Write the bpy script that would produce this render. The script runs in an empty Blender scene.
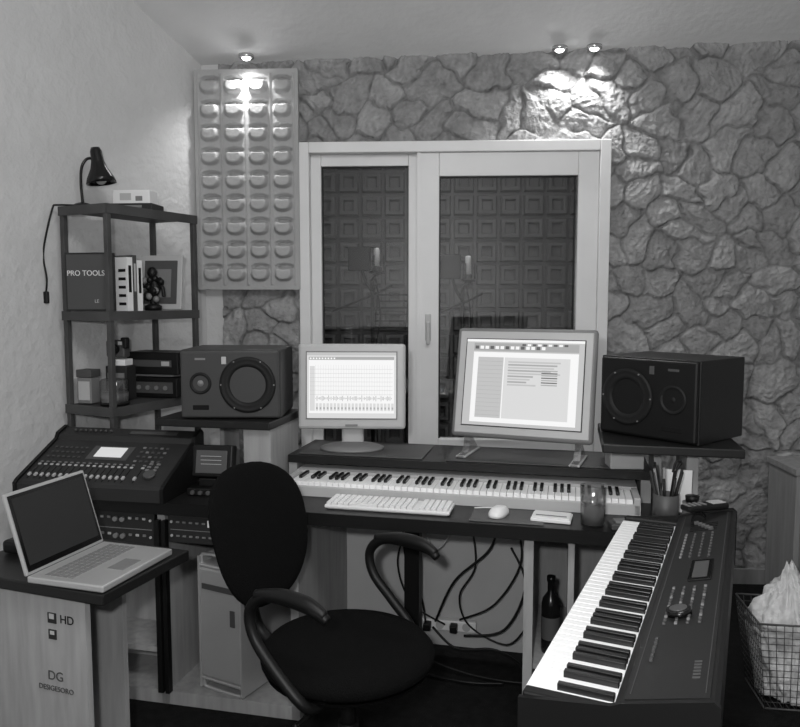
import bpy, bmesh, math, random
import numpy as np
from mathutils import Matrix, Vector, noise
random.seed(7); np.random.seed(7)
sc = bpy.context.scene
try:
    sc.view_settings.view_transform='Standard'; sc.view_settings.look='None'
except Exception: pass
rad=math.radians
# ---------------------------------------------------------------- materials
def mat(name,g,rough=.6,metal=0,bump=0,bscale=40,var=0,vscale=6,emit=0,spec=.5,stretch=None,bdist=.02,attr=None):
    m=bpy.data.materials.new(name); m.use_nodes=True
    nt=m.node_tree; p=nt.nodes['Principled BSDF']
    p.inputs['Base Color'].default_value=(g,g,g,1)
    p.inputs['Roughness'].default_value=rough
    p.inputs['Metallic'].default_value=metal
    p.inputs['Specular IOR Level'].default_value=spec
    tc=nt.nodes.new('ShaderNodeTexCoord'); mp=nt.nodes.new('ShaderNodeMapping')
    if stretch: mp.inputs['Scale'].default_value=stretch
    nt.links.new(tc.outputs['Object'],mp.inputs['Vector'])
    n=nt.nodes.new('ShaderNodeTexNoise'); n.inputs['Scale'].default_value=vscale; n.inputs['Detail'].default_value=5
    nt.links.new(mp.outputs[0],n.inputs['Vector'])
    r=nt.nodes.new('ShaderNodeMapRange')
    v=max(var,.03)
    r.inputs['From Min'].default_value=.3; r.inputs['From Max'].default_value=.7
    r.inputs['To Min'].default_value=g*(1-v); r.inputs['To Max'].default_value=g*(1+v)
    nt.links.new(n.outputs['Fac'],r.inputs['Value'])
    out=r.outputs[0]
    if attr:
        at=nt.nodes.new('ShaderNodeAttribute'); at.attribute_name=attr
        mu=nt.nodes.new('ShaderNodeMath'); mu.operation='MULTIPLY'
        nt.links.new(out,mu.inputs[0]); nt.links.new(at.outputs['Fac'],mu.inputs[1]); out=mu.outputs[0]
    nt.links.new(out,p.inputs['Base Color'])
    if bump>0:
        n2=nt.nodes.new('ShaderNodeTexNoise'); n2.inputs['Scale'].default_value=bscale; n2.inputs['Detail'].default_value=6
        nt.links.new(mp.outputs[0],n2.inputs['Vector'])
        b=nt.nodes.new('ShaderNodeBump'); b.inputs['Strength'].default_value=bump; b.inputs['Distance'].default_value=bdist
        nt.links.new(n2.outputs['Fac'],b.inputs['Height']); nt.links.new(b.outputs[0],p.inputs['Normal'])
    return m
PLASTER=mat('plaster_wall',.53,.9,bump=.45,bscale=22,var=.03)
CEIL=mat('ceiling_paint',.66,.95,bump=.15,bscale=30)
STONE=mat('stone',.27,.85,bump=1,bscale=26,var=.2,vscale=14,bdist=.03,attr='tone')
FOAM=mat('diffuser_panel',.36,.8,bump=.15,bscale=60,var=.06)
CARPET=mat('carpet',.012,1,bump=.6,bscale=220,var=.3,vscale=30,spec=.1)
WOOD=mat('pale_wood',.30,.55,bump=.05,var=.14,vscale=6,stretch=(6,6,.7))
WOODD=mat('wood_mid',.24,.6,var=.15,vscale=6,stretch=(6,6,.7))
RACKW=mat('rack_wood',.05,.6,var=.25,vscale=8)
DESKT=mat('desk_laminate',.012,.4,var=.1,spec=.3)
BLK=mat('black_plastic',.006,.45,spec=.25)
BLKM=mat('black_matte',.005,.8,spec=.2)
BLKG=mat('black_gloss',.005,.2,spec=.4)
FAB=mat('black_fabric',.004,.95,bump=.5,bscale=300,spec=.1)
PAN=mat('piano_panel',.010,.45,spec=.3)
DK=mat('dark_grey',.022,.5,spec=.3)
DK2=mat('charcoal',.06,.5)
MG=mat('mid_grey',.17,.5)
LG=mat('light_grey',.42,.45)
WHT=mat('white_plastic',.72,.4)
KEYW=mat('key_white',.85,.3)
KEYB=mat('key_black',.006,.25)
FRAME=mat('window_frame_white',.68,.45)
SILV=mat('aluminium',.5,.35,metal=.5)
PERF=mat('perforated_metal',.36,.5,metal=.2,bump=.3,bscale=400)
CHROME=mat('chrome',.6,.15,metal=1)
BAG=mat('plastic_bag',.62,.35,bump=.6,bscale=30)
PAPER=mat('paper',.75,.8)
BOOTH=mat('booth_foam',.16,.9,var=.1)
CONE=mat('speaker_cone',.008,.6,spec=.25)
SPKG=mat('speaker_front_grey',.045,.55,spec=.3)
def emis(name,g):
    m=bpy.data.materials.new(name); m.use_nodes=True; nt=m.node_tree
    p=nt.nodes['Principled BSDF']; p.inputs['Base Color'].default_value=(.02,.02,.02,1)
    p.inputs['Roughness'].default_value=.6
    p.inputs['Emission Color'].default_value=(g,g,g,1); p.inputs['Emission Strength'].default_value=1
    return m
E0=emis('screen_white',.88); E1=emis('screen_light',.66); E2=emis('screen_grey',.36); E3=emis('screen_dark',.08); E4=emis('screen_mid',.50)
LAMP=emis('halogen_glow',1); LAMP.node_tree.nodes['Principled BSDF'].inputs['Emission Strength'].default_value=10
def glassmat(name,gl,tint,ro=.02):
    m=bpy.data.materials.new(name); m.use_nodes=True; nt=m.node_tree; nt.nodes.clear()
    o=nt.nodes.new('ShaderNodeOutputMaterial'); mx=nt.nodes.new('ShaderNodeMixShader')
    t=nt.nodes.new('ShaderNodeBsdfTransparent'); t.inputs[0].default_value=(tint,tint,tint,1)
    g=nt.nodes.new('ShaderNodeBsdfGlossy'); g.inputs['Roughness'].default_value=ro
    mx.inputs[0].default_value=gl
    nt.links.new(t.outputs[0],mx.inputs[1]); nt.links.new(g.outputs[0],mx.inputs[2]); nt.links.new(mx.outputs[0],o.inputs[0])
    return m
GLASS=glassmat('window_glass',.07,.85); CLEAR=glassmat('clear_glass',.15,.75,.05); ACRYL=glassmat('acrylic',.25,.7,.15)
# ---------------------------------------------------------------- builder
def rotm(axis,deg): return Matrix.Rotation(rad(deg),4,axis)
class B:
    def __init__(s): s.v=[];s.f=[];s.m=[];s.s=[];s.mats=[];s.M=Matrix()
    def mi(s,m):
        if m not in s.mats: s.mats.append(m)
        return s.mats.index(m)
    def add(s,vs,fs,m,smooth=False,M=None):
        T=s.M@M if M is not None else s.M
        o=len(s.v); s.v+= [tuple(T@Vector(v)) for v in vs]
        i=s.mi(m)
        for k,f in enumerate(fs):
            s.f.append([a+o for a in f]); s.m.append(i); s.s.append(smooth if isinstance(smooth,bool) else smooth[k])
    def box(s,c,d,m,bev=0,R=None,seg=2,smooth=None):
        M=Matrix.Translation(c)@(R if R is not None else Matrix())
        x,y,z=[a/2 for a in d]
        if bev<=0:
            vs=[(-x,-y,-z),(x,-y,-z),(x,y,-z),(-x,y,-z),(-x,-y,z),(x,-y,z),(x,y,z),(-x,y,z)]
            s.add(vs,[(3,2,1,0),(4,5,6,7),(0,1,5,4),(1,2,6,5),(2,3,7,6),(3,0,4,7)],m,False,M); return
        bm=bmesh.new(); bmesh.ops.create_cube(bm,size=1)
        for v in bm.verts: v.co=Vector((v.co.x*2*x,v.co.y*2*y,v.co.z*2*z))
        bmesh.ops.bevel(bm,geom=list(bm.edges),offset=bev,segments=seg,profile=.5,affect='EDGES')
        bm.verts.index_update()
        s.add([v.co[:] for v in bm.verts],[[v.index for v in f.verts] for f in bm.faces],m,bev>.012 if smooth is None else smooth,M); bm.free()
    def b2(s,x0,x1,y0,y1,z0,z1,m,bev=0): s.box(((x0+x1)/2,(y0+y1)/2,(z0+z1)/2),(abs(x1-x0),abs(y1-y0),abs(z1-z0)),m,bev)
    def cyl(s,p0,p1,r0,m,r1=None,n=20,cap=True):
        r1=r0 if r1 is None else r1
        p0=Vector(p0);p1=Vector(p1);d=(p1-p0).normalized()
        a=d.orthogonal().normalized(); b=d.cross(a)
        vs=[];fs=[];sm=[]
        for P,r in((p0,r0),(p1,r1)):
            for i in range(n):
                t=2*math.pi*i/n; vs.append(P+(a*math.cos(t)+b*math.sin(t))*r)
        for i in range(n): fs.append((i,(i+1)%n,n+(i+1)%n,n+i)); sm.append(True)
        if cap: fs.append(tuple(range(n-1,-1,-1))); fs.append(tuple(range(n,2*n))); sm+=[False,False]
        s.add(vs,fs,m,sm)
    def tube(s,pts,r,m,n=10,sub=6,rs=None):
        P=[Vector(p) for p in pts]; out=[];rr=[]
        R=rs or [r]*len(P)
        if sub>1 and len(P)>2:
            for i in range(len(P)-1):
                a=P[max(i-1,0)];b=P[i];c=P[i+1];d=P[min(i+2,len(P)-1)]
                for k in range(sub):
                    t=k/sub
                    out.append(.5*((2*b)+(c-a)*t+(2*a-5*b+4*c-d)*t*t+(3*b-a-3*c+d)*t**3)); rr.append(R[i]*(1-t)+R[i+1]*t)
            out.append(P[-1]); rr.append(R[-1])
        else: out=P; rr=R
        vs=[];fs=[];sm=[]; prev=None
        for i,p in enumerate(out):
            d=(out[min(i+1,len(out)-1)]-out[max(i-1,0)]).normalized()
            if prev is None: a=d.orthogonal().normalized()
            else:
                a=(prev-d*prev.dot(d)); a=a.normalized() if a.length>1e-6 else d.orthogonal().normalized()
            prev=a; b=d.cross(a)
            for k in range(n):
                t=2*math.pi*k/n; vs.append(p+(a*math.cos(t)+b*math.sin(t))*rr[i])
        L=len(out)
        for i in range(L-1):
            for k in range(n): fs.append((i*n+k,i*n+(k+1)%n,(i+1)*n+(k+1)%n,(i+1)*n+k)); sm.append(True)
        fs.append(tuple(range(n-1,-1,-1))); fs.append(tuple(range((L-1)*n,L*n))); sm+=[True,True]
        s.add(vs,fs,m,sm)
    def lathe(s,prof,m,M=None,n=32,sx=1,sy=1):
        vs=[];fs=[]
        for r,z in prof:
            for k in range(n):
                t=2*math.pi*k/n; vs.append((r*math.cos(t)*sx,r*math.sin(t)*sy,z))
        for i in range(len(prof)-1):
            for k in range(n): fs.append((i*n+k,i*n+(k+1)%n,(i+1)*n+(k+1)%n,(i+1)*n+k))
        s.add(vs,fs,m,True,M)
    def prism(s,poly,h0,h1,m,axis='z',M=None):
        n=len(poly); vs=[]
        for h in(h0,h1):
            for a,b in poly:
                vs.append({'z':(a,b,h),'x':(h,a,b),'y':(a,h,b)}[axis])
        fs=[tuple(range(n-1,-1,-1)),tuple(range(n,2*n))]+[(i,(i+1)%n,n+(i+1)%n,n+i) for i in range(n)]
        s.add(vs,fs,m,False,M)
    def ell(s,c,r,m,M=None,nu=24,nv=14,p=1.0):
        vs=[];fs=[]
        sg=lambda v:math.copysign(abs(v)**p,v)
        for j in range(nv+1):
            ph=-math.pi/2+math.pi*j/nv
            for i in range(nu):
                th=2*math.pi*i/nu
                vs.append((c[0]+r[0]*sg(math.cos(ph))*sg(math.cos(th)),c[1]+r[1]*sg(math.cos(ph))*sg(math.sin(th)),c[2]+r[2]*sg(math.sin(ph))))
        for j in range(nv):
            for i in range(nu): fs.append((j*nu+i,j*nu+(i+1)%nu,(j+1)*nu+(i+1)%nu,(j+1)*nu+i))
        s.add(vs,fs,m,True,M)
    def done(s,name,loc=(0,0,0),rz=0,parent=None,fixn=True):
        me=bpy.data.meshes.new(name); me.from_pydata(s.v,[],s.f)
        for m in s.mats: me.materials.append(m)
        me.polygons.foreach_set('material_index',s.m); me.polygons.foreach_set('use_smooth',s.s)
        me.update()
        if fixn:
            bm=bmesh.new(); bm.from_mesh(me); bmesh.ops.recalc_face_normals(bm,faces=bm.faces); bm.to_mesh(me); bm.free()
        o=bpy.data.objects.new(name,me); sc.collection.objects.link(o)
        o.location=loc; o.rotation_euler=(0,0,rad(rz))
        if parent: o.parent=parent
        return o
def text(parent,txt,size,loc,rot,m,name='label'):
    c=bpy.data.curves.new(name,'FONT'); c.body=txt; c.size=size; c.extrude=.0006; c.align_x='CENTER'; c.align_y='CENTER'
    c.materials.append(m)
    o=bpy.data.objects.new(name,c); sc.collection.objects.link(o); o.parent=parent; o.location=loc; o.rotation_euler=[rad(a) for a in rot]
    return o
# frames
O=Vector((-.436,2.745)); DR=-12.7
U=Vector((math.cos(rad(DR)),math.sin(rad(DR)))); V=Vector((-U.y,U.x))
def D(u,v,z): p=O+U*u+V*v; return (p.x,p.y,z)
BR=-2.9; BO=Vector((0,3.985)); BU=Vector((math.cos(rad(BR)),math.sin(rad(BR)))); BV=Vector((-BU.y,BU.x))
def K(x,y,z): p=BO+BU*x+BV*y; return (p.x,p.y,z)
RL=Vector((-1.40,3.16)); RR=-26.565
Rw=Vector((.894,-.447)); Rd=Vector((.447,.894))
def RK(t,s_,z): p=RL+Rw*t+Rd*s_; return (p.x,p.y,z)
# ---------------------------------------------------------------- room
b=B(); b.b2(-2.6,2.8,-1.4,6.0,-.1,0,CARPET); b.done('floor')
b=B(); b.prism([(-1.4,3.29),(2.6,3.29),(4.15,2.66),(4.15,2.95),(2.5,3.6),(-1.4,3.6)],-2.6,2.8,CEIL,axis='x'); b.done('ceiling')
b=B(); b.prism([(-1.03,4.04),(-2.25,1.6),(-2.25,-1.3),(-2.4,-1.3),(-2.4,1.65),(-1.16,4.13)],0,3.4,PLASTER); b.done('wall_left')
b=B(); b.b2(2.5,2.62,-1.3,4.1,0,3.4,PLASTER); b.done('wall_right')
b=B(); b.b2(-2.4,2.6,-1.4,-1.3,0,3.4,PLASTER); b.done('wall_front')
WX0,WX1,WZ0,WZ1=-.522,1.072,.6,2.30
b=B()
b.b2(-1.25,WX0,.03,.12,0,2.95,PLASTER); b.b2(WX1,2.62,.03,.12,0,2.95,PLASTER)
b.b2(WX0,WX1,.03,.12,0,WZ0,PLASTER); b.b2(WX0,WX1,.03,.12,WZ1,2.95,PLASTER)
b.b2(-1.12,-.945,-.01,.03,0,2.95,PLASTER)
b.done('wall_back',K(0,0,0),BR)
b=B(); b.b2(1.6,2.5,-.055,-.04,0,.08,WOODD); b.done('baseboard_back',K(0,0,0),BR)
# stone cladding heightfield
x0,x1,z0,z1=-.945,2.5,0.0,2.86
NX,NZ=580,480
xs=np.linspace(x0,x1,NX); zs=np.linspace(z0,z1,NZ); X,Z=np.meshgrid(xs,zs)
def sn(X,Z,f,n,seed):
    r=np.random.RandomState(seed); o=np.zeros_like(X)
    for i in range(n):
        a=r.rand()*6.283; ff=f*(.6+.8*r.rand()); o+=np.sin(ff*(X*math.cos(a)+Z*math.sin(a))+r.rand()*6.283)
    return o/math.sqrt(n)
wx=X+.026*sn(X,Z,13,6,1)+.010*sn(X,Z,48,7,2); wz=Z+.026*sn(X,Z,13,6,3)+.010*sn(X,Z,48,7,4)
seeds=[]
r=np.random.RandomState(11); gx,gz=.165,.120
for j in range(int(3.0/gz)+1):
    for i in range(int(3.7/gx)+1):
        if r.rand()<.26: continue
        seeds.append((x0-.1+gx*(i+.5*(j%2)+r.rand()*.9),-.05+gz*(j+r.rand()*.9)))
S=np.array(seeds)
P=np.stack([wx.ravel(),wz.ravel()*1.2],1); S2=S*np.array([1,1.2])
F1=np.full(len(P),9.);F2=np.full(len(P),9.);I1=np.zeros(len(P),int)
for k in range(len(S2)):
    d=np.hypot(P[:,0]-S2[k,0],P[:,1]-S2[k,1])
    c=d<F1; F2=np.where(c,F1,np.minimum(F2,d)); I1=np.where(c,k,I1); F1=np.where(c,d,F1)
E=(F2-F1)
e=np.clip(E/.020,0,1); e=e*e*(3-2*e)
dome=1-np.exp(-E/.05)
hh=r.rand(len(S2)); tx=(r.rand(len(S2))-.5)*.24; tz=(r.rand(len(S2))-.5)*.24
dx=P[:,0]-S2[I1,0]; dz=P[:,1]-S2[I1,1]
H=e*(.004+.013*hh[I1]+.012*dome+tx[I1]*dx+tz[I1]*dz)
n0=sn(wx,wz,38,7,17).ravel(); n1=sn(wx,wz,75,7,7).ravel(); n2=sn(wx*1.3,wz,170,9,8).ravel()
ang=r.rand(len(S2))[I1]*3.14
q_=dx*np.cos(ang)+dz*np.sin(ang)
sw=np.sin(q_*85+hh[I1]*40+2.0*sn(X,Z,34,6,9).ravel())
H+=.0035*(1-np.abs(n0))+.0026*(1-np.abs(n1))+.0010*n2+.0034*e*(1-np.abs(sw))
H=np.clip(H.reshape(X.shape),0,.055)
tone=(.68+.32*e)*(.86+.28*hh[I1])*(1+.07*n2)
vs=np.stack([X.ravel(),-H.ravel(),Z.ravel()],1)
cx=(xs[:-1]+xs[1:])/2; cz=(zs[:-1]+zs[1:])/2
fs=[]
for j in range(NZ-1):
    for i in range(NX-1):
        if WX0+.03<cx[i]<WX1-.03 and WZ0+.03<cz[j]<WZ1-.03: continue
        a=j*NX+i; fs.append((a,a+1,a+NX+1,a+NX))
me=bpy.data.meshes.new('stone'); me.from_pydata(vs.tolist(),[],fs); me.materials.append(STONE)
at=me.attributes.new('tone','FLOAT','POINT'); at.data.foreach_set('value',tone.astype(np.float32))
me.polygons.foreach_set('use_smooth',[True]*len(me.polygons)); me.update()
o=bpy.data.objects.new('wall_back_stone_cladding',me); sc.collection.objects.link(o); o.location=K(0,0,0); o.rotation_euler=(0,0,rad(BR))
# diffuser panel
b=B(); W,Hh=.53,1.11; NXp,NZp=120,260
vs=[];fs=[]
for j in range(NZp+1):
    for i in range(NXp+1):
        x=W*i/NXp; z=Hh*j/NZp
        u=(x-.015)/((W-.03)/4); v=(z-.02)/((Hh-.04)/9)
        h=0
        if 0<u<4 and 0<v<9:
            fu=(u%1)-.5; fv=(v%1)-.5
            q=1-(abs(fu)/.40)**2.4-(abs(fv)/.34)**2.2
            if q>0: h=.036*min(1,q*1.8)**.8
            q2=1-(fu/.40)**2-((fv-.30)/.15)**2
            if q2>0: h-=.036*min(1,q2*1.5)
            h+=.010*max(0,1-abs(abs(fu)-.5)/.08)
        vs.append((x-W/2,-.03-max(h,-.02),z))
for j in range(NZp):
    for i in range(NXp):
        a=j*(NXp+1)+i; fs.append((a,a+1,a+NXp+2,a+NXp+1))
b.add(vs,fs,FOAM,True)
b.b2(-W/2,W/2,-.01,0,0,Hh,FOAM); b.b2(-W/2-.004,-W/2,-.03,.0,0,Hh,FOAM); b.b2(W/2,W/2+.004,-.03,.0,0,Hh,FOAM)
b.b2(-W/2,W/2,-.03,0,-.004,0,FOAM); b.b2(-W/2,W/2,-.03,0,Hh,Hh+.004,FOAM)
b.done('acoustic_diffuser_panel',K(-.785,-.06,1.55),BR)
# window
b=B()
def fr(x0,x1,z0,z1,t,y0,y1,m,tt=None,bb=None):
    tt=tt or t; bb=bb or t
    b.b2(x0,x0+t,y0,y1,z0,z1,m,.004); b.b2(x1-t,x1,y0,y1,z0,z1,m,.004)
    b.b2(x0+t,x1-t,y0,y1,z1-tt,z1,m,.004); b.b2(x0+t,x1-t,y0,y1,z0,z0+bb,m,.004)
fr(WX0,WX1,WZ0,WZ1,.055,-.075,.12,FRAME)
fr(WX0+.055,.10,WZ0+.055,WZ1-.055,.055,-.02,.03,FRAME,tt=.06)
fr(.10,WX1-.055,WZ0+.055,WZ1-.055,.105,-.055,-.0,FRAME,tt=.12)
b.b2(.09,.11,-.06,.04,WZ0+.055,WZ1-.055,FRAME)
b.box((.15,-.062,1.35),(.03,.012,.14),LG,.004); b.box((.15,-.085,1.32),(.02,.02,.12),LG,.006)
b.b2(-.42,.06,.0,.006,WZ0+.1,WZ1-.1,GLASS); b.b2(.19,.93,-.03,-.024,WZ0+.1,WZ1-.15,GLASS)
for xx0,xx1,zz,yy in((-.41,.05,2.185,-.004),(.205,.903,2.125,-.034)):
    b.b2(xx0,xx0+.008,yy,yy+.004,WZ0+.1,zz,BLK); b.b2(xx1-.008,xx1,yy,yy+.004,WZ0+.1,zz,BLK); b.b2(xx0,xx1,yy,yy+.004,zz-.008,zz,BLK)
b.done('window_1',K(0,0,0),BR)
# booth beyond
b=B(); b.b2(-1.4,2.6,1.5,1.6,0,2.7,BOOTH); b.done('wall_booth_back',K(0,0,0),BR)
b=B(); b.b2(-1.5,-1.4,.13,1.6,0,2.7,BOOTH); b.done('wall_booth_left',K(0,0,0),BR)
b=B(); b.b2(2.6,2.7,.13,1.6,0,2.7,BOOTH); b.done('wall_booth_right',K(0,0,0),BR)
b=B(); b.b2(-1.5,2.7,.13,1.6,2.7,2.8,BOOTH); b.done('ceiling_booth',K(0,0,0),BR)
b=B(); sp=.165
for j in range(15):
    for i in range(22):
        x=-1.35+sp*i+sp/2; z=.1+sp*j+sp/2
        vs=[]
        for q,y in((.072,0),(.062,-.05),(.040,-.05),(.032,-.010)):
            vs+=[(x-q,y,z-q),(x+q,y,z-q),(x+q,y,z+q),(x-q,y,z+q)]
        f=[]
        for L in range(3):
            for k in range(4): f.append((L*4+k,L*4+(k+1)%4,L*4+4+(k+1)%4,L*4+4+k))
        f.append((12,13,14,15)); b.add(vs,f,BOOTH)
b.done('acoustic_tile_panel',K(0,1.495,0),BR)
def micstand(x,y,h,name='microphone_stand'):
    b=B(); b.lathe([(0,0),(.13,0),(.13,.02),(.02,.03),(.012,.04)],BLK); b.cyl((0,0,.03),(0,0,h-.2),.012,BLK)
    b.tube([(0,0,h-.25),(.0,-.03,h-.2),(.03,-.05,h-.16)],.012,BLK)
    b.lathe([(0,0),(.022,.0),(.024,.05),(.016,.055)],DK,Matrix.Translation((.03,-.05,h-.16)))
    b.lathe([(0.017,0),(.018,.0),(.018,.10),(.014,.112),(0,.115)],WHT,Matrix.Translation((.03,-.05,h-.11)))
    for a in range(3):
        b.cyl((.03+.042*math.cos(a*2.1+.2),-.05+.042*math.sin(a*2.1+.2)+.03,h-.15),(.03+.042*math.cos(a*2.1+.2),-.05+.042*math.sin(a*2.1+.2)+.03,h-.04),.004,BLK,n=6)
    b.lathe([(.04,0),(.046,.004),(.046,.012),(.04,.016)],BLK,Matrix.Translation((.03,-.05,h-.15)))
    b.box((-.08,.0,h-.06),(.14,.02,.15),BLK,.01); b.tube([(-.07,0,h-.1),(-.04,0,h-.2),(0,0,h-.26)],.01,BLK)
    b.tube([(0.02,-.05,h-.17),(.05,-.04,h-.4),(.02,-.02,h-.7),(.04,-.02,.3)],.005,BLK)
    b.tube([(-.25,.02,h-.38),(0,0,h-.28),(.12,-.01,h-.22)],.007,BLK)
    b.done(name,K(x,y,0),BR)
micstand(-.20,.62,1.80); micstand(.35,.60,1.75)
b=B(); b.cyl((0,0,.02),(0,0,1.25),.012,BLK)
for a in range(3): b.cyl((0,0,.25),(.2*math.cos(a*2.09),.2*math.sin(a*2.09),.005),.008,BLK)
for k in range(6): b.box((0,-.0+.02*k,1.30+.045*k),(.46,.006,.012),BLK)
for k in(-.22,0,.22): b.box((k,.05,1.41),(.012,.008,.27),BLK,R=rotm('X',-24))
b.box((0,-.04,1.28),(.46,.06,.01),BLK)
b.done('music_stand',K(-.02,1.15,0),BR-10)
# ---------------------------------------------------------------- downlights
def spot(x,y,z,pw,ang,tilt,yaw=0):
    b=B(); b.ell((0,0,0),(.022,.022,.012),LAMP); b.lathe([(.023,.0),(.024,-.003),(.034,-.003),(.038,.0),(.038,.015),(0,.015)],CHROME)
    b.done('ceiling_downlight',(x,y,z))
    l=bpy.data.lights.new('downlight','SPOT'); l.energy=pw; l.spot_size=rad(ang); l.spot_blend=1; l.shadow_soft_size=.03
    o=bpy.data.objects.new('downlight_beam',l); sc.collection.objects.link(o); o.location=(x,y-.01,z-.03); o.rotation_euler=(rad(tilt),0,rad(yaw))
spot(-.77,3.875,2.70,20,125,4)
spot(.795,3.855,2.732,17,125,-2)
spot(.965,3.845,2.735,17,125,-2,-20)
# ---------------------------------------------------------------- desk
b=B()
b.prism([(-.98,-.2),(1.50,-.2),(1.50,.5),(-.5,.5),(-.5,.1),(-.98,.1)],.732,.77,DESKT)
b.b2(-.98,1.50,-.206,-.2,.728,.772,BLK)
b.b2(-.045,1.325,.17,.5,.855,.885,DESKT)
b.b2(-.045,-.012,.18,.49,.77,.855,WOOD); b.b2(1.29,1.325,.18,.49,.77,.855,WOOD); b.b2(.6,.63,.36,.49,.77,.855,WOOD)
b.b2(-.52,-.05,-.0,.36,1.01,1.04,DESKT,.004); b.b2(-.17,-.06,.03,.33,.77,1.01,WOOD,.003); b.b2(-.36,-.34,.22,.36,.77,1.01,WOOD)
b.b2(1.145,1.59,-.02,.42,.985,1.015,DESKT,.004); b.b2(1.43,1.47,.1,.36,.77,.985,WOOD,.003); b.b2(1.335,1.36,.2,.38,.77,.985,WOOD)
for u in(-.96,-.405,.105,.915,1.44):
    v1=.48 if u>-.45 else .08
    b.b2(u-.015,u+.015,-.17,v1,0,.732,WOOD)
b.b2(-.945,-.42,.05,.07,.06,.732,WOOD); b.b2(-.39,.09,.3,.32,.06,.732,WOOD)
b.b2(.12,.9,.42,.44,.05,.732,LG)
b.b2(-.975,.12,-.17,.08,0,.05,WOOD); b.b2(-.39,.09,.08,.3,0,.05,WOOD)
b.b2(-.945,-.42,-.16,.05,.19,.21,WOOD)
b.b2(-.425,-.405,-.19,-.165,.05,.7,BLK); b.b2(-.395,-.38,-.19,-.165,.05,.7,BLK)
b.b2(.93,1.425,-.1,.4,.25,.27,WOOD); b.b2(.93,1.425,.4,.42,.05,.732,WOODD)
b.b2(1.04,1.06,-.15,.35,.27,.732,WOOD)
b.b2(.41,.47,.24,.3,0,.732,BLK)
b.b2(-.03,1.3,.35,.36,.77,.855,BLKM)
b.done('studio_desk',(O.x,O.y,0),DR)
def rackunit(name,u0,u1,z0,z1,style):
    b=B(); w=u1-u0; h=z1-z0
    b.b2(0,w,.0,.2,0,h,BLK); b.b2(0,w,-.006,0,0,h,DK,.002)
    rows=2
    for rr_ in range(rows):
        zc=h*(rr_+.5)/rows
        for k in range(16):
            x=.04+k*(w-.08)/15
            if style==0:
                if k in(2,11,12): b.cyl((x,-.018,zc),(x,-.005,zc),.009,MG,n=12)
                else: b.box((x,-.008,zc+.005),(.012,.004,.008),MG if (k+rr_)%2 else LG)
            else:
                if rr_==1 and 4<k<11: b.box((x,-.008,zc),(.018,.004,.024),E2 if k%2 else E3)
                else: b.box((x,-.008,zc),(.012,.004,.006),MG)
        b.b2(.01,w-.01,-.0075,-.006,zc+h/rows*.42,zc+h/rows*.46,MG)
        for x in(.015,w-.015): b.cyl((x,-.01,zc),(x,-.005,zc),.005,LG,n=8)
    b.done(name,D(u0,-.17,z0),DR)
rackunit('rack_audio_interface',-.94,-.43,.60,.725,0)
rackunit('rack_signal_processor',-.375,.085,.62,.722,1)
b=B(); b.box((0,0,.0015),(.5,.26,.003),DK2,.001); b.done('desk_mat',D(.24,.32,.886),DR)
b=B(); b.box((0,0,.0015),(.6,.26,.003),DK2,.001); b.done('desk_mat',D(.88,.32,.886),DR)
def keys(b,n,x0,w,y0,dep,z,start,hb=.011,wm=KEYW):
    kw=w/n; names='CDEFGAB'; s=names.index(start)
    for i in range(n):
        b.box((x0+kw*(i+.5),y0+dep/2,z-.009),(kw-.0016,dep,.018),wm,.0012)
        nm=names[(s+i)%7]
        if nm in 'CDFGA' and i<n-1:
            b.box((x0+kw*(i+1),y0+dep*.67,z+hb/2-.002),(kw*.52,dep*.64,hb+.004),KEYB,.0015)
b=B()
b.prism([(0,0),(0,.035),(.012,.038),(.012,.028),(.15,.028),(.15,.062),(.27,.066),(.27,0)],0,1.275,LG,axis='x')
b.b2(0,.022,0,.15,.0,.06,LG,.003); b.b2(1.253,1.275,0,.15,.0,.06,LG,.003)
b.b2(.022,1.253,.146,.151,.028,.05,BLK); b.b2(.022,1.253,.013,.148,.026,.030,BLK)
keys(b,52,.024,1.227,.01,.135,.052,'A')
b.done('midi_keyboard',D(.0,.0,.771),DR)
b=B(); b.box((0,0,.009),(.44,.125,.012),WHT,.004)
for r_ in range(6):
    for k in range(21):
        if k in(15,): continue
        if r_==0 and 3<k<9: continue
        b.box((-.205+k*.0205,-.05+r_*.0195,.019),(.017,.016,.010),WHT,.002)
b.box((-.205+6*.0205,-.05,.019),(.1,.016,.010),WHT,.002)
b.box((0,0,.0015),(.42,.11,.003),LG)
b.done('computer_keyboard',D(.43,-.085,.771),DR)
b=B(); b.box((0,0,.0015),(.24,.16,.003),DK2,.001); b.done('mouse_pad',D(.84,-.1,.771),DR)
b=B(); b.ell((0,0,0),(.03,.052,.03),WHT,p=.8); b.v=[(x,y,max(z,0)) for x,y,z in b.v]; b.tube([(-.01,.045,.008),(-.03,.06,.005),(-.07,.05,.003),(-.10,.03,.003)],.002,WHT)
b.done('computer_mouse',D(.81,-.1,.775),DR-15)
b=B(); b.box((0,0,.006),(.13,.09,.012),WHT,.003); b.box((0,0,.014),(.12,.08,.004),PAPER,.001); b.box((.0,-.02,.018),(.1,.004,.002),MG)
b.done('notepad',D(.985,-.1,.771),DR-5)
b=B(); b.lathe([(.0,.004),(.036,.004),(.04,.13),(.042,.13),(.038,.0),(0,.0)],CLEAR); b.lathe([(0,.006),(.034,.006),(.036,.06),(0,.06)],LG); b.done('drinking_glass',D(1.115,-.135,.771))
b=B(); b.box((0,0,.010),(.10,.06,.020),DK2,.004); b.box((0,0,.023),(.07,.04,.008),MG,.003); b.done('card_reader',D(1.215,-.145,.771),DR+12)
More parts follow.
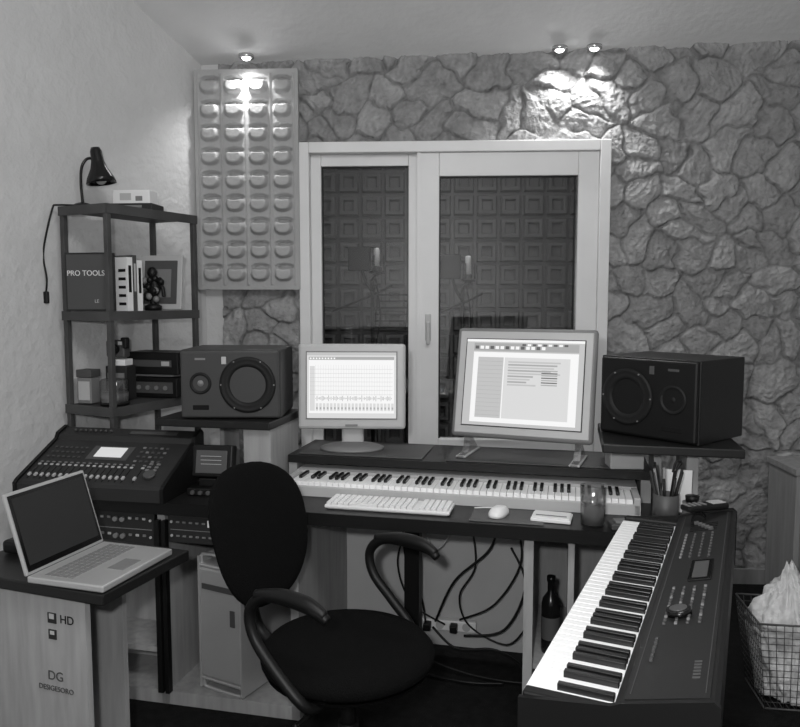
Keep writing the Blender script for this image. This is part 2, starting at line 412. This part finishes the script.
# monitors
b=B()
b.lathe([(0,0),(.13,0),(.13,.008),(.1,.018),(.035,.026),(0,.026)],MG,sy=.72,n=40)
b.box((0,.03,.08),(.09,.035,.14),LG,.012)
b.M=Matrix.Translation((0,0,.255))@rotm('X',-4)
W,H=.435,.345
b.box((0,.012,0),(W,.05,H),LG,.012); b.box((0,.05,0),(W*.7,.05,H*.7),LG,.02)
b.box((0,-.014,.005),(W-.065,.006,H-.07),MG,.001)
b.box((0,-.018,.005),(W-.075,.003,H-.08),E1)
sw,sh=W-.075,H-.08
def q(x,z,w,h,m,d=0): b.box((-sw/2+x+w/2,-.0200-d,.005-sh/2+z+h/2),(w,.0012,h),m)
q(0,sh-.012,sw,.012,E4); q(.008,.02,sw-.016,sh-.045,E0); q(.008,sh-.030,sw-.016,.012,E2,.001)
for k in range(9): q(.012+k*.012,sh-.027,.007,.006,E0,.002)
for k in range(30): q(.035+k*(sw-.05)/30,.09,.0010,.125,E1,.001)
for k in range(7): q(.012,.095+k*.017,sw-.026,.0010,E4,.001)
for k in range(60):
    h=.004+.020*abs(math.sin(k*1.7)*math.cos(k*.61)); q(.035+k*(sw-.05)/60,.080-h/2,.0022,h,E2,.001)
q(.012,.03,.02,.18,E1,.0005)
for k in range(22): q(.036+k*.0145,.030,.010,.030,E1,.001)
for k in range(22): q(.038+k*.0145,.036,.006,.008,E2,.002)
b.box((0,-.0155,-H/2+.016),(.05,.003,.008),MG)
b.done('lcd_monitor',D(.175,.32,.890),-2)
b=B()
W,H=.545,.43
for sx in(-1,1):
    b.prism([(-.115,0),(.10,0),(.10,.006),(.03,.06),(.0,.12),(-.02,.12),(-.015,.05),(-.04,.012),(-.115,.006)],sx*.215-.012,sx*.215+.012,ACRYL,axis='x')
    b.box((sx*.215,-.0,.004),(.04,.2,.008),LG,.003)
b.M=Matrix.Translation((0,0,.285))@rotm('X',-13)
b.box((0,.012,0),(W,.03,H),MG,.014); b.box((0,-.003,0),(W-.03,.008,H-.03),LG,.003)
b.box((0,.035,0),(W*.8,.03,H*.8),LG,.014)
sw,sh=W-.09,H-.095
b.box((0,-.008,.0),(sw+.008,.004,sh+.008),DK,.001); b.box((0,-.011,.0),(sw,.003,sh),E4)
def q(x,z,w,h,m,d=0): b.box((-sw/2+x+w/2,-.0130-d,-sh/2+z+h/2),(w,.0012,h),m)
q(0,sh-.01,sw,.01,E0); q(.03,sh-.045,sw-.05,.03,E2)
for k in range(14): q(.035+k*.02,sh-.038,.014,.012,E0 if k%3 else E3,.001)
for k in range(9): q(.22+k*.02,sh-.024,.014,.008,E0 if k%2 else E3,.001)
q(.03,.012,sw-.05,sh-.062,E0); q(.05,.03,.10,sh-.10,E4,.001); q(.155,.03,.25,sh-.1,E1,.001)
for k in range(14): q(.052,.04+k*.016,.095,.001,E2,.002)
for k in range(9): q(.17,sh-.09-k*.011,.20-.012*(k%4)-(.09 if k>4 else 0),.006,E2 if k%2 else E4,.002)
for k in range(7): q(.3,sh-.12-k*.009,.06,.004,E3 if k%2 else E2,.003)
b.done('widescreen_monitor',D(.86,.30,.890),-22)
# speakers
def speaker(name,loc,rz,W,H,front,body,s,R,Rt):
    b=B(); Dp=.30
    b.box((0,Dp/2,H/2),(W,Dp,H),body,.010 if front is SPKG else .004)
    b.box((0,-.004,H/2),(W-.01,.02,H-.01),front,.008)
    y=-.014
    wxp=-s*(W/2-R-.028); txp=s*(W/2-Rt-.04)
    M=Matrix.Translation((wxp,y,H/2))@rotm('X',90)
    b.lathe([(R+.012,0),(R+.012,.005),(R,.007),(R-.004,.004),(R-.012,.008),(R-.024,.004),(R-.03,-.006),(.04,-.042),(.036,-.034),(.02,-.024),(0,-.02)],CONE,M,n=48)
    for k in range(6):
        a=k*math.pi/3; cxx=wxp+(R+.006)*math.cos(a); czz=H/2+(R+.006)*math.sin(a); b.cyl((cxx,y-.008,czz),(cxx,y,czz),.003,MG,n=8)
    M=Matrix.Translation((txp,y,H/2+.005))@rotm('X',90)
    b.lathe([(Rt,0),(Rt-.002,.005),(Rt-.01,.004),(Rt*.6,-.010),(.020,-.014),(.017,-.006),(.01,.0),(0,.002)],CONE,M,n=36)
    if front is SPKG: b.lathe([(.012,.0),(.008,.004),(0,.006)],MG,M,n=24)
    b.box((txp,y+.002,.045),(Rt*1.5,.006,.02),BLKM,.003)
    b.box((s*.02,y,H-.04),(.018,.004,.028),LG if front is SPKG else DK2,.001)
    b.box((txp,y,H-.035),(.04,.003,.008),MG if front is SPKG else DK2,.001)
    b.done(name,loc,rz)
speaker('studio_monitor_speaker',D(-.228,.05,1.041),-1,.385,.265,SPKG,DK,-1,.095,.042)
speaker('studio_monitor_speaker',D(1.30,.115,1.016),-50,.38,.28,BLK,BLK,1,.088,.050)
# ---------------------------------------------------------------- digital mixing console
b=B(); W=.575
prof=[(0,0),(0,.045),(.012,.055),(.25,.165),(.262,.185),(.315,.205),(.325,.195),(.325,0)]
b.prism(prof,0,W,DK,axis='x')
pr2=[(-.004,0),(-.004,.05),(.010,.062),(.248,.172),(.26,.193),(.317,.213),(.331,.2),(.331,0)]
b.prism(pr2,-.014,.0,BLK,axis='x'); b.prism(pr2,W,W+.014,BLK,axis='x')
a1=math.degrees(math.atan2(.110,.238)); b.M=Matrix.Translation((0,.012,.055))@rotm('X',a1)
random.seed(5)
for k in range(17):
    x=.025+k*.0255+(.02 if k>15 else 0)
    b.box((x,.052,.001),(.002,.075,.0016),BLKG); b.box((x,.035,.005),(.010,.016,.009),LG,.002)
    b.box((x,.1,.003),(.012,.008,.004),LG,.001); b.box((x,.115,.003),(.012,.006,.004),MG,.001)
b.box((.275,.185,.001),(.17,.085,.003),DK2,.001); b.box((.275,.188,.003),(.115,.06,.002),E1)
for j in range(3):
    for k in range(7): b.box((.03+k*.022,.15+j*.03,.003),(.011,.007,.004),DK2,.001)
for j in range(4):
    for k in range(5): b.box((.40+k*.024,.14+j*.028,.003),(.012,.009,.004),DK2 if (j+k)%3 else MG,.001)
b.cyl((.50,.06,0),(.50,.06,.012),.022,DK2,n=24)
for j in range(3):
    for k in range(2): b.box((.475+k*.03,.09+j*.018,.003),(.014,.008,.004),MG)
b.M=Matrix.Translation((0,.262,.187))@rotm('X',20)
for k in range(8): b.cyl((.06+k*.022,.025,0),(.06+k*.022,.025,.008),.005,DK2,n=10)
b.box((.4,.025,.001),(.2,.02,.002),DK2)
b.done('digital_mixing_console',D(-.955,-.235,.772),DR+2)
b=B(); b.box((0,0,.09),(.155,.05,.12),BLK,.006,R=rotm('X',-12)); b.box((0,-.030,.093),(.12,.004,.085),DK2,.001,R=rotm('X',-12)); b.box((0,.01,.015),(.1,.09,.03),BLK,.004)
for k in range(4): b.box((0,-.034,.07+k*.015),(.08,.002,.002),LG,R=rotm('X',-12))
b.done('level_meter_display',D(-.265,-.02,.80),DR+5)
b=B(); b.box((0,0,.014),(.17,.13,.028),BLK,.004)
for k in range(5): b.cyl((-.06+k*.03,-.075,.014),(-.06+k*.03,-.063,.014),.008,DK2,n=12)
b.done('headphone_amplifier',D(-.265,-.02,.771),DR+5)
# ---------------------------------------------------------------- rack shelf
b=B()
for x in(.0,.25):
    for y in(.0,.5):
        b.box((x,y,.94),(.022,.022,1.88),RACKW,.002)
for z in(1.875,1.443,1.05,.55):
    b.b2(-.011,.261,-.011,.511,z-.018,z,RACKW)
    b.b2(-.013,.263,-.016,-.009,z-.034,z+.004,RACKW); b.b2(.259,.265,-.013,.513,z-.034,z+.004,RACKW)
b.done('shelving_rack',(RL.x,RL.y,0),RR)
b=B(); b.lathe([(0,0),(.045,0),(.045,.01),(.03,.02),(.01,.026),(0,.026)],BLKG)
b.tube([(0,0,.02),(-.005,0,.1),(0,0,.17),(.02,0,.205),(.045,0,.21)],.006,BLKG)
M=Matrix.Translation((.062,0,.22))@rotm('Y',-8)
b.lathe([(0,.035),(.018,.035),(.024,.02),(.026,-.02),(.034,-.05),(.055,-.09),(.062,-.115),(.058,-.115),(.05,-.09),(.03,-.05),(0,-.03)],BLKG,M)
b.ell((0,0,-.09),(.025,.025,.03),LG,M); b.done('desk_lamp',RK(.025,.08,1.879),10)
b=B(); b.box((0,0,.014),(.19,.13,.028),DK,.003); b.box((0,-.066,.014),(.1,.003,.01),MG); b.box((-.005,0,.058),(.165,.09,.058),WHT,.003); b.box((-.03,-.0455,.058),(.05,.002,.03),LG); b.box((.03,-.0455,.05),(.03,.002,.02),MG)
b.done('gadget_box',RK(.15,.26,1.879),-5)
b=B(); b.tube([(0,0,0),(-.02,-.01,-.08),(-.05,.0,-.2),(-.035,-.01,-.3),(-.045,0,-.36)],.004,BLK); b.box((-.045,0,-.38),(.02,.02,.05),BLK,.004)
b.tube([(0,0,0),(.03,.01,.002),(.07,.04,.004)],.004,BLK)
b.done('power_cord',RK(-.02,-.03,1.884),0)
b=B(); b.box((0,0,.12),(.195,.05,.24),DK,.002); b.box((0,-.0255,.12),(.18,.001,.225),DK2); box_o=b.done('software_box',RK(.112,.03,1.443+.005),-8)
text(box_o,'PRO TOOLS',.031,(-.005,-.0265,.155),(90,0,0),WHT); text(box_o,'LE',.02,(.04,-.0265,.04),(90,0,0),LG)
b=B(); y=0
for k,(w,h,m) in enumerate([(.03,.225,WHT),(.02,.235,DK2),(.028,.215,WHT)]):
    y+=w/2; b.box((0,y,h/2),(.13,w*.95,h),PAPER); b.box((.067,y,h/2),(.004,w,h),m); b.box((.0693,y,h*.6),(.001,w*.5,h*.5),BLK if m is WHT else LG); b.box((0,y-w/2+.001,h/2),(.13,.002,h),m); y+=w/2+.003
for k in range(5): b.box((.040,-.0008,.03+k*.035),(.04,.001,.012),BLK)
b.done('row_of_books',RK(.165,.112,1.447),RR)
b=B(); b.M=rotm('X',-8)
b.box((0,0,.125),(.2,.015,.25),LG,.003); b.box((0,-.009,.125),(.155,.003,.2),DK2); b.box((0,-.011,.12),(.1,.002,.13),MG)
b.M=Matrix(); b.box((0,.05,.06),(.03,.1,.004),DK,R=rotm('X',50))
b.done('picture_frame',RK(.135,.40,1.449),-6)
b=B(); random.seed(3)
b.lathe([(0,0),(.035,0),(.037,.02),(.02,.03),(.0,.03)],BLK)
b.tube([(0,0,.02),(.0,0,.06),(.01,0,.1),(0,0,.14)],.015,BLK,rs=[.012,.018,.026,.014])
b.ell((0,-.005,.165),(.022,.02,.026),BLK); b.tube([(-.02,0,.12),(-.05,-.01,.13),(-.06,-.01,.17)],.009,BLK); b.tube([(.02,0,.12),(.045,-.01,.10),(.05,-.01,.06)],.009,BLK)
for k in range(24):
    a=random.random()*6.28; z=.04+random.random()*.10; r_=.02+.025*random.random()
    b.ell((r_*math.cos(a),r_*math.sin(a)*.7,z),(.014,.013,.015),BLK if k%4 else MG,nu=8,nv=6)
b.done('figurine',RK(.215,.275,1.447))
# lower shelf objects
b=B(); b.box((0,0,.045),(.24,.14,.09),BLK,.004); b.box((0,-.072,.045),(.2,.003,.05),DK2)
for k in range(4): b.cyl((-.07+k*.045,-.08,.045),(-.07+k*.045,-.073,.045),.010,MG,n=12)
b.box((0,0,.155),(.26,.15,.10),BLK,.004); b.box((0,0,.105),(.2,.12,.02),MG); b.box((.0,-.077,.155),(.2,.003,.03),DK2); b.box((.07,-.079,.155),(.04,.002,.02),LG); b.done('stacked_audio_modules',RK(.15,.38,1.054),-15)
b=B(); b.cyl((0,0,0),(0,0,.012),.060,BLK,n=28); b.cyl((0,0,.012),(0,0,.05),.056,MG,n=28); b.lathe([(.058,.012),(.058,.10),(.05,.108),(0,.11)],CLEAR); b.done('cd_spindle',RK(.18,.075,1.054))
b=B(); b.box((0,0,.055),(.07,.06,.11),MG,.004); b.box((0,-.031,.055),(.055,.002,.08),LG); b.box((0,0,.128),(.075,.065,.032),DK2,.003); b.done('storage_box',RK(.05,.055,1.055),-15)
b=B(); b.box((0,0,.075),(.10,.08,.15),DK,.003); b.box((0,-.041,.08),(.08,.002,.08),MG); b.box((0,0,.165),(.08,.07,.028),PAPER,.003); b.box((-.01,0,.225),(.09,.05,.075),DK2,.008); b.cyl((-.01,-.05,.225),(-.01,-.022,.225),.022,BLK,n=16); b.box((.03,-.01,.25),(.03,.03,.05),BLK,.006)
b.box((.015,-.026,.25),(.02,.002,.015),LG); b.done('compact_camera_on_boxes',RK(.075,.21,1.054),-10)
# ---------------------------------------------------------------- right desk clutter
b=B(); b.lathe([(0,.003),(.036,.003),(.038,.1),(.04,.1),(.04,0),(0,0)],DK2)
random.seed(9)
for k in range(17):
    a=k*.7; r_=.02; top=(.05*math.cos(a),.05*math.sin(a),.15+.05*random.random())
    b.cyl((r_*.5*math.cos(a),r_*.5*math.sin(a),.006),top,.0045,[BLK,DK,MG,BLK][k%4],n=8)
b.tube([(.01,.0,.05),(.03,0,.17),(.045,0,.20),(.03,0,.205),(.02,0,.17)],.004,BLK)
b.done('pen_cup',D(1.345,-.07,.771))
b=B(); b.lathe([(0,.003),(.026,.003),(.028,.07),(.03,.07),(.03,0),(0,0)],MG); b.lathe([(0,.07),(.02,.07),(.022,.09),(0,.092)],BLK); b.done('adhesive_jar',D(1.43,-.04,.771))
b=B(); b.box((0,0,.03),(.12,.09,.06),LG,.004); b.box((-.01,0,.075),(.09,.07,.03),WHT,.008,R=rotm('Y',14)); b.done('paper_box',D(1.235,.235,.886),DR+10)
b=B(); b.box((0,0,.006),(.10,.08,.012),DK,.002)
for k in range(4): b.box((0,-.028+k*.018,.085-.008*k),(.09,.003,.15-.016*k),[WHT,LG,PAPER,MG][k],R=rotm('X',6-3*k))
b.box((-.02,-.034,.05),(.05,.004,.03),BLK); b.done('letter_holder',D(1.395,.06,.771),DR-4)
b=B(); b.lathe([(0,0),(.03,0),(.032,.01),(.032,.17),(.028,.19),(.012,.215),(.012,.25),(.015,.252),(.015,.27),(0,.272)],BLKG); b.lathe([(.0325,.05),(.0327,.13)],DK2); b.done('bottle',D(.985,.0,.271))
# under-desk
b=B(); b.box((0,0,.022),(.30,.035,.045),WHT,.005)
for k in range(5): b.cyl((-.11+k*.055,-.020,.022),(-.11+k*.055,-.014,.022),.017,LG,n=16)
b.box((-.05,-.035,.022),(.03,.04,.03),BLK,.004); b.box((.06,-.035,.022),(.03,.04,.03),BLK,.004)
b.done('power_strip',D(.53,.4,.13),DR)
b=B()
def cab(pts,r_,m): b.tube([(x,y,z) for x,y,z in pts],r_,m,n=6,sub=8)
cab([(.02,0,.66),(.03,-.02,.45),(.10,-.03,.28),(.12,-.03,.17)],.004,BLK)
cab([(.06,0,.60),(.0,-.02,.42),(.06,-.03,.25),(.2,-.03,.17)],.004,BLK)
cab([(.10,0,.56),(.16,-.03,.48),(.22,-.02,.56),(.18,0,.62)],.004,LG)
cab([(.42,0,.66),(.38,-.03,.50),(.24,-.04,.36),(.16,-.03,.18)],.005,BLK)
cab([(.48,0,.62),(.50,-.03,.45),(.40,-.05,.28),(.26,-.04,.20)],.004,BLK)
cab([(.46,0,.50),(.52,-.03,.36),(.44,-.05,.18),(.28,-.05,.14)],.005,BLK)
cab([(.30,0,.60),(.32,-.02,.42),(.26,-.04,.30),(.30,-.04,.18),(.45,-.05,.12),(.53,-.04,.2)],.004,BLK)
cab([(.15,-.04,.16),(.25,-.06,.09),(.4,-.06,.10),(.5,-.05,.05),(.52,-.05,.01)],.005,BLK)
cab([(.05,-.04,.14),(.12,-.07,.05),(.3,-.10,.01),(.5,-.12,.006),(.6,-.08,.006)],.005,BLK)
cab([(.0,-.04,.05),(.1,-.12,.01),(.3,-.16,.006),(.45,-.14,.006)],.005,BLK)
b.done('cable_bundle',D(.36,.36,.01),DR)
b=B()
b.box((0,.22,.26),(.2,.43,.42),PERF,.01); b.box((0,.22,.475),(.2,.43,.012),SILV,.004); b.box((0,.22,.045),(.2,.43,.012),SILV,.004)
for y in(.02,.42):
    b.tube([(-.093,y,.05),(-.093,y,.015),(-.07,y,.006),(.07,y,.006),(.093,y,.015),(.093,y,.05)],.007,SILV); b.tube([(-.093,y,.47),(-.093,y,.505),(-.07,y,.515),(.07,y,.515),(.093,y,.505),(.093,y,.47)],.007,SILV)
for x in(-.0965,.0965): b.box((x,.22,.26),(.008,.44,.50),SILV,.003)
b.box((0,.002,.40),(.16,.004,.02),DK2); b.box((.06,.002,.3),(.02,.004,.06),DK2)
b.done('computer_tower',D(-.19,-.16,.051),-28)
# ---------------------------------------------------------------- laptop table + laptop
TR=-20; T0=(-.745,1.82)
b=B(); b.box((-.26,.18,.745),(.52,.36,.03),DESKT,.004)
b.b2(-.5,-.085,.03,.048,0,.73,WOOD); b.b2(-.5,-.482,.048,.3,0,.73,WOOD); b.b2(-.5,-.2,.3,.318,0,.73,WOOD)
tb=b.done('laptop_table',(T0[0],T0[1],0),TR)
text(tb,'DG',.036,(-.19,.028,.50),(90,0,0),DK2); text(tb,'DESIGESORO',.020,(-.19,.028,.465),(90,0,0),DK2)
text(tb,'HD',.032,(-.145,.028,.66),(90,0,0),BLK,'label_hd')
b=B()
for x in(-.195,):
    b.box((x,.0285,.66),(.028,.002,.028),DK); b.box((x,.0275,.665),(.016,.002,.014),LG); b.box((x,.0285,.615),(.026,.002,.026),DK); b.box((x,.0275,.62),(.014,.002,.01),LG)
b.done('sticker',parent=tb)
b=B(); L_,Wd=.235,.30
b.box((L_/2,0,.011),(L_,Wd,.018),SILV,.004)
for i in range(5):
    for j in range(13): b.box((.045+i*.018,-.12+j*.02,.0205),(.014,.016,.002),MG)
b.box((.185,0,.0203),(.05,.08,.0012),MG)
b.M=Matrix.Translation((0,0,.018))@rotm('Y',-17)
b.box((-.004,0,.112),(.01,Wd,.222),SILV,.004); b.box((.0015,0,.112),(.002,Wd-.016,.205),BLKG); b.box((.003,0,.115),(.001,Wd-.035,.18),DK)
b.done('laptop',(-.925,2.035,.761),-17)
b=B(); b.box((0,0,.02),(.1,.07,.04),BLK,.012); b.tube([(.05,0,.02),(.06,.02,.012),(.05,.06,.008),(.0,.08,.008)],.005,BLK); b.done('power_adapter',(-1.10,2.14,.761),-20)
# ---------------------------------------------------------------- chair
b=B()
b.lathe([(0,.445),(.15,.447),(.225,.455),(.25,.475),(.252,.495),(.235,.515),(.19,.525),(.1,.522),(0,.518)],FAB,n=48,sy=.98)
b.lathe([(0,.43),(.17,.432),(.235,.45),(.24,.46)],BLK,n=40)
BM=Matrix.Translation((-.335,0,.78))@rotm('Y',-15)
vs=[];fs=[];nu,nv=40,20
for j in range(nv+1):
    ph=-math.pi/2+math.pi*j/nv
    for i in range(nu):
        th=2*math.pi*i/nu
        y=math.cos(th); z=math.sin(th)
        y=math.copysign(abs(y)**.85,y); z=math.copysign(abs(z)**.85,z)
        rr_=abs(math.cos(ph))**.6
        Y=.20*y*rr_; Zz=.22*z*rr_
        Y*=1+.10*(Zz/.225)
        vs.append((.033*math.sin(ph)+.9*Y*Y-.02,Y,Zz))
for j in range(nv):
    for i in range(nu): fs.append((j*nu+i,j*nu+(i+1)%nu,(j+1)*nu+(i+1)%nu,(j+1)*nu+i))
b.add(vs,fs,FAB,True,BM)
b.tube([(-.05,0,.43),(-.2,0,.42),(-.34,0,.46),(-.385,0,.58),(-.39,0,.76)],.022,BLK)
for sy in(-1,1):
    b.tube([(.05,sy*.12,.437),(.06,sy*.22,.44),(.05,sy*.265,.47),(-.03,sy*.275,.54),(-.10,sy*.275,.61),(-.115,sy*.275,.68),(-.07,sy*.275,.728),(.0,sy*.275,.74),(.10,sy*.275,.732),(.14,sy*.27,.71)],.017,BLK,rs=[.012,.014,.015,.015,.015,.015,.016,.018,.017,.012],n=12)
    b.tube([(-.09,sy*.275,.73),(0,sy*.275,.745),(.08,sy*.275,.742),(.135,sy*.272,.722)],.02,BLK,rs=[.014,.020,.020,.012],n=12)
b.box((0,0,.42),(.2,.16,.03),BLK,.008); b.tube([(.0,-.07,.41),(.02,-.2,.40),(.02,-.26,.395)],.007,BLK)
b.cyl((0,0,.2),(0,0,.42),.022,BLK); b.cyl((0,0,.08),(0,0,.28),.035,BLK,r1=.03)
for k in range(5):
    a=k*2*math.pi/5+.3; c,s_=math.cos(a),math.sin(a)
    b.tube([(0,0,.12),(.12*c,.12*s_,.105),(.28*c,.28*s_,.075)],.02,BLK,rs=[.028,.022,.016])
    b.cyl((.28*c-.012*s_,.28*s_+.012*c,.028),(.28*c-.03*s_,.28*s_+.03*c,.028),.028,BLK); b.cyl((.28*c+.012*s_,.28*s_-.012*c,.028),(.28*c+.03*s_,.28*s_-.03*c,.028),.028,BLK)
    b.cyl((.28*c,.28*s_,.028),(.28*c,.28*s_,.08),.009,BLK); b.cyl((.28*c-.02*s_,.28*s_+.02*c,.028),(.28*c+.02*s_,.28*s_-.02*c,.028),.008,BLK)
b.done('office_chair',(-.15,2.08,0),-32.7)
# ---------------------------------------------------------------- digital piano
b=B(); Lp=1.14
b.prism([(0,.735),(0,.815),(.006,.818),(.006,.80),(.155,.80),(.155,.852),(.165,.858),(.302,.893),(.31,.888),(.31,.735)],0,Lp,BLK,axis='x')
b.b2(0,.026,0.004,.157,.735,.842,BLK,.004); b.b2(Lp-.026,Lp,0.004,.157,.735,.842,BLK,.004)
b.prism([(0,.73),(0,.835),(.15,.855),(.165,.862),(.302,.897),(.312,.888),(.312,.73)],-.01,0,BLK,axis='x'); b.prism([(0,.73),(0,.835),(.15,.855),(.165,.862),(.302,.897),(.312,.888),(.312,.73)],Lp,Lp+.01,BLK,axis='x')
keys(b,45,.028,Lp-.056,.0,.15,.832,'E',hb=.012)
b.b2(.03,Lp-.03,.006,.15,.795,.812,BLKM)
b.M=Matrix.Translation((0,.165,.858))@rotm('X',14.3)
b.box((Lp/2,.07,.0005),(Lp-.02,.13,.002),PAN)
b.box((.52,.085,.003),(.14,.05,.004),BLKG,.001); b.box((.52,.085,.0055),(.11,.032,.001),DK2)
for k in range(12):
    for j in range(4): b.box((.63+k*.018,.035+j*.022,.003),(.010,.006,.004),DK2 if (k+j)%3 else MG,.001)
for k in range(9):
    for j in range(4): b.box((.22+k*.024,.03+j*.022,.003),(.011,.006,.004),MG if j==0 else DK2,.001)
for k in range(5): b.box((.12+k*.017,.07,.002),(.003,.07,.002),BLKM); b.box((.12+k*.017,.05+.01*k,.006),(.01,.014,.01),DK2,.002)
b.cyl((.78,.06,.0),(.78,.06,.014),.024,BLKG,n=24); b.cyl((.78,.06,.012),(.78,.06,.016),.017,DK2,n=24)
for x in(.045,.075): b.cyl((x-.008,.05,-.002),(x+.008,.05,-.002),.02,BLKM,n=20)
for k in range(6): b.box((.90+k*.018,.03,.003),(.009,.005,.004),DK2)
for k in range(6): b.box((1.0+k*.012,.11,.0018),(.006,.012,.001),DK2)
for z in(.012,.128): b.box((Lp/2,z,.002),(Lp-.05,.0012,.001),DK2)
b.M=Matrix()
for x in(.16,.98):
    b.b2(x-.02,x+.02,.13,.19,.03,.735,BLK,.004); b.b2(x-.02,x+.02,.02,.29,0,.03,BLK,.005); b.b2(x-.02,x+.02,.02,.29,.705,.735,BLK,.004)
b.b2(.16,.98,.15,.17,.35,.39,BLK)
po=b.done('stage_piano',(.687,2.244,0),-115.2)
b=B(); b.box((0,0,.009),(.045,.14,.018),BLK,.006); b.box((0,.04,.019),(.03,.045,.002),LG)
for k in range(4): b.box((0,-.01-.018*k,.019),(.028,.009,.002),MG)
b.done('mobile_phone',(.875,2.11,.896),-70)
# ---------------------------------------------------------------- basket
b=B(); w0,d0,w1,d1,h=.13,.11,.17,.14,.33
def ring(t,r_):
    w=w0+(w1-w0)*t; d=d0+(d1-d0)*t; z=h*t+.004; c=[(-w,-d,z),(w,-d,z),(w,d,z),(-w,d,z),(-w,-d,z)]
    for k in range(4): b.cyl(c[k],c[k+1],r_,DK2,n=5)
for k in range(14): ring(k/13,.004 if k in(0,13) else .0013)
for k in range(13):
    t=-1+2*k/12
    for sgn in(-1,1):
        b.cyl((t*w0,sgn*d0,.004),(t*w1,sgn*d1,h),.0013,DK2,n=5); b.cyl((sgn*w0,t*d0,.004),(sgn*w1,t*d1,h),.0013,DK2,n=5)
    b.cyl((t*w0,-d0,.004),(t*w0,d0,.004),.0013,DK2,n=5)
vs=[];fs=[];nu,nv=110,84
for j in range(nv+1):
    t=j/nv; z=.012+.52*t
    if t<.55: R_=.112+.022*t/.55
    else:
        q=(t-.55)/.45; R_=.134*(1-q)**1.15+.008
    if j==0: R_=.02
    for i in range(nu):
        a=2*math.pi*i/nu
        cc,ss=math.cos(a),math.sin(a)
        n_=noise.noise(Vector((cc*2.2,ss*2.2,z*7)))
        n_-=1.1*abs(noise.noise(Vector((cc*3.5,ss*3.5,z*5+9)))); n_-=.8*abs(noise.noise(Vector((cc*7,ss*7,z*12+3)))); n_-=.4*abs(noise.noise(Vector((cc*14,ss*14,z*26+7))))
        rr_=R_*(1.12+.36*n_*(1 if j else 0))
        x=rr_*cc*1.12; y=rr_*ss*.9
        tt=min(z/h,1); mw=w0+(w1-w0)*tt-.006; md=d0+(d1-d0)*tt-.006
        if z<h+.02: x=max(-mw,min(mw,x)); y=max(-md,min(md,y))
        vs.append((x-(.03*t*t),y,z+.05*n_*t))
for j in range(nv):
    for i in range(nu): fs.append((j*nu+i,j*nu+(i+1)%nu,(j+1)*nu+(i+1)%nu,(j+1)*nu+i))
fs.append(tuple(nv*nu+i for i in range(nu))); fs.append(tuple(range(nu-1,-1,-1)))
b.add(vs,fs,BAG,True)
b.done('wire_wastebasket',(1.48,2.72,0),-8)
b=B(); b.b2(-.16,.16,-.14,.14,0,.02,WOODD); b.b2(-.18,.18,-.15,.15,.02,.66,WOODD,.004); b.b2(-.19,.19,-.16,.16,.66,.69,WOODD,.003); b.b2(-.155,.155,-.153,-.149,.06,.62,MG)
b.done('wooden_pedestal',K(2.09,-.23,0),BR)
# ---------------------------------------------------------------- lights
def area(name,loc,tgt,size,pw):
    l=bpy.data.lights.new(name,'AREA'); l.energy=pw; l.size=size
    o=bpy.data.objects.new(name,l); sc.collection.objects.link(o); o.location=loc
    o.rotation_euler=(Vector(tgt)-Vector(loc)).to_track_quat('-Z','Y').to_euler()
area('overhead_fill_light',(.2,.7,3.15),(-.1,3.4,1.2),.9,40)  # added soft fill out of view overhead, no real fixture
l=bpy.data.lights.new('camera_flash','POINT'); l.energy=98; l.shadow_soft_size=.04
o=bpy.data.objects.new('camera_flash',l); sc.collection.objects.link(o); o.location=(-.12,-.02,1.62)
l=bpy.data.lights.new('booth_fill_light','AREA'); l.energy=13; l.size=.6  # added fill to brighten the booth behind the glass, no real lamp
o=bpy.data.objects.new('booth_fill_light',l); sc.collection.objects.link(o); o.location=K(.3,.3,2.66); o.rotation_euler=(rad(20),0,0)
w=bpy.data.worlds.new('w'); sc.world=w; w.use_nodes=True; w.node_tree.nodes['Background'].inputs[0].default_value=(.5,.5,.5,1); w.node_tree.nodes['Background'].inputs[1].default_value=.1
# ---------------------------------------------------------------- camera
c=bpy.data.cameras.new('camera'); c.sensor_width=36; c.lens=750/800*36; c.clip_start=.05
o=bpy.data.objects.new('camera',c); sc.collection.objects.link(o); o.location=(0,0,1.5); o.rotation_euler=(rad(90-4.96),0,0)
sc.camera=o
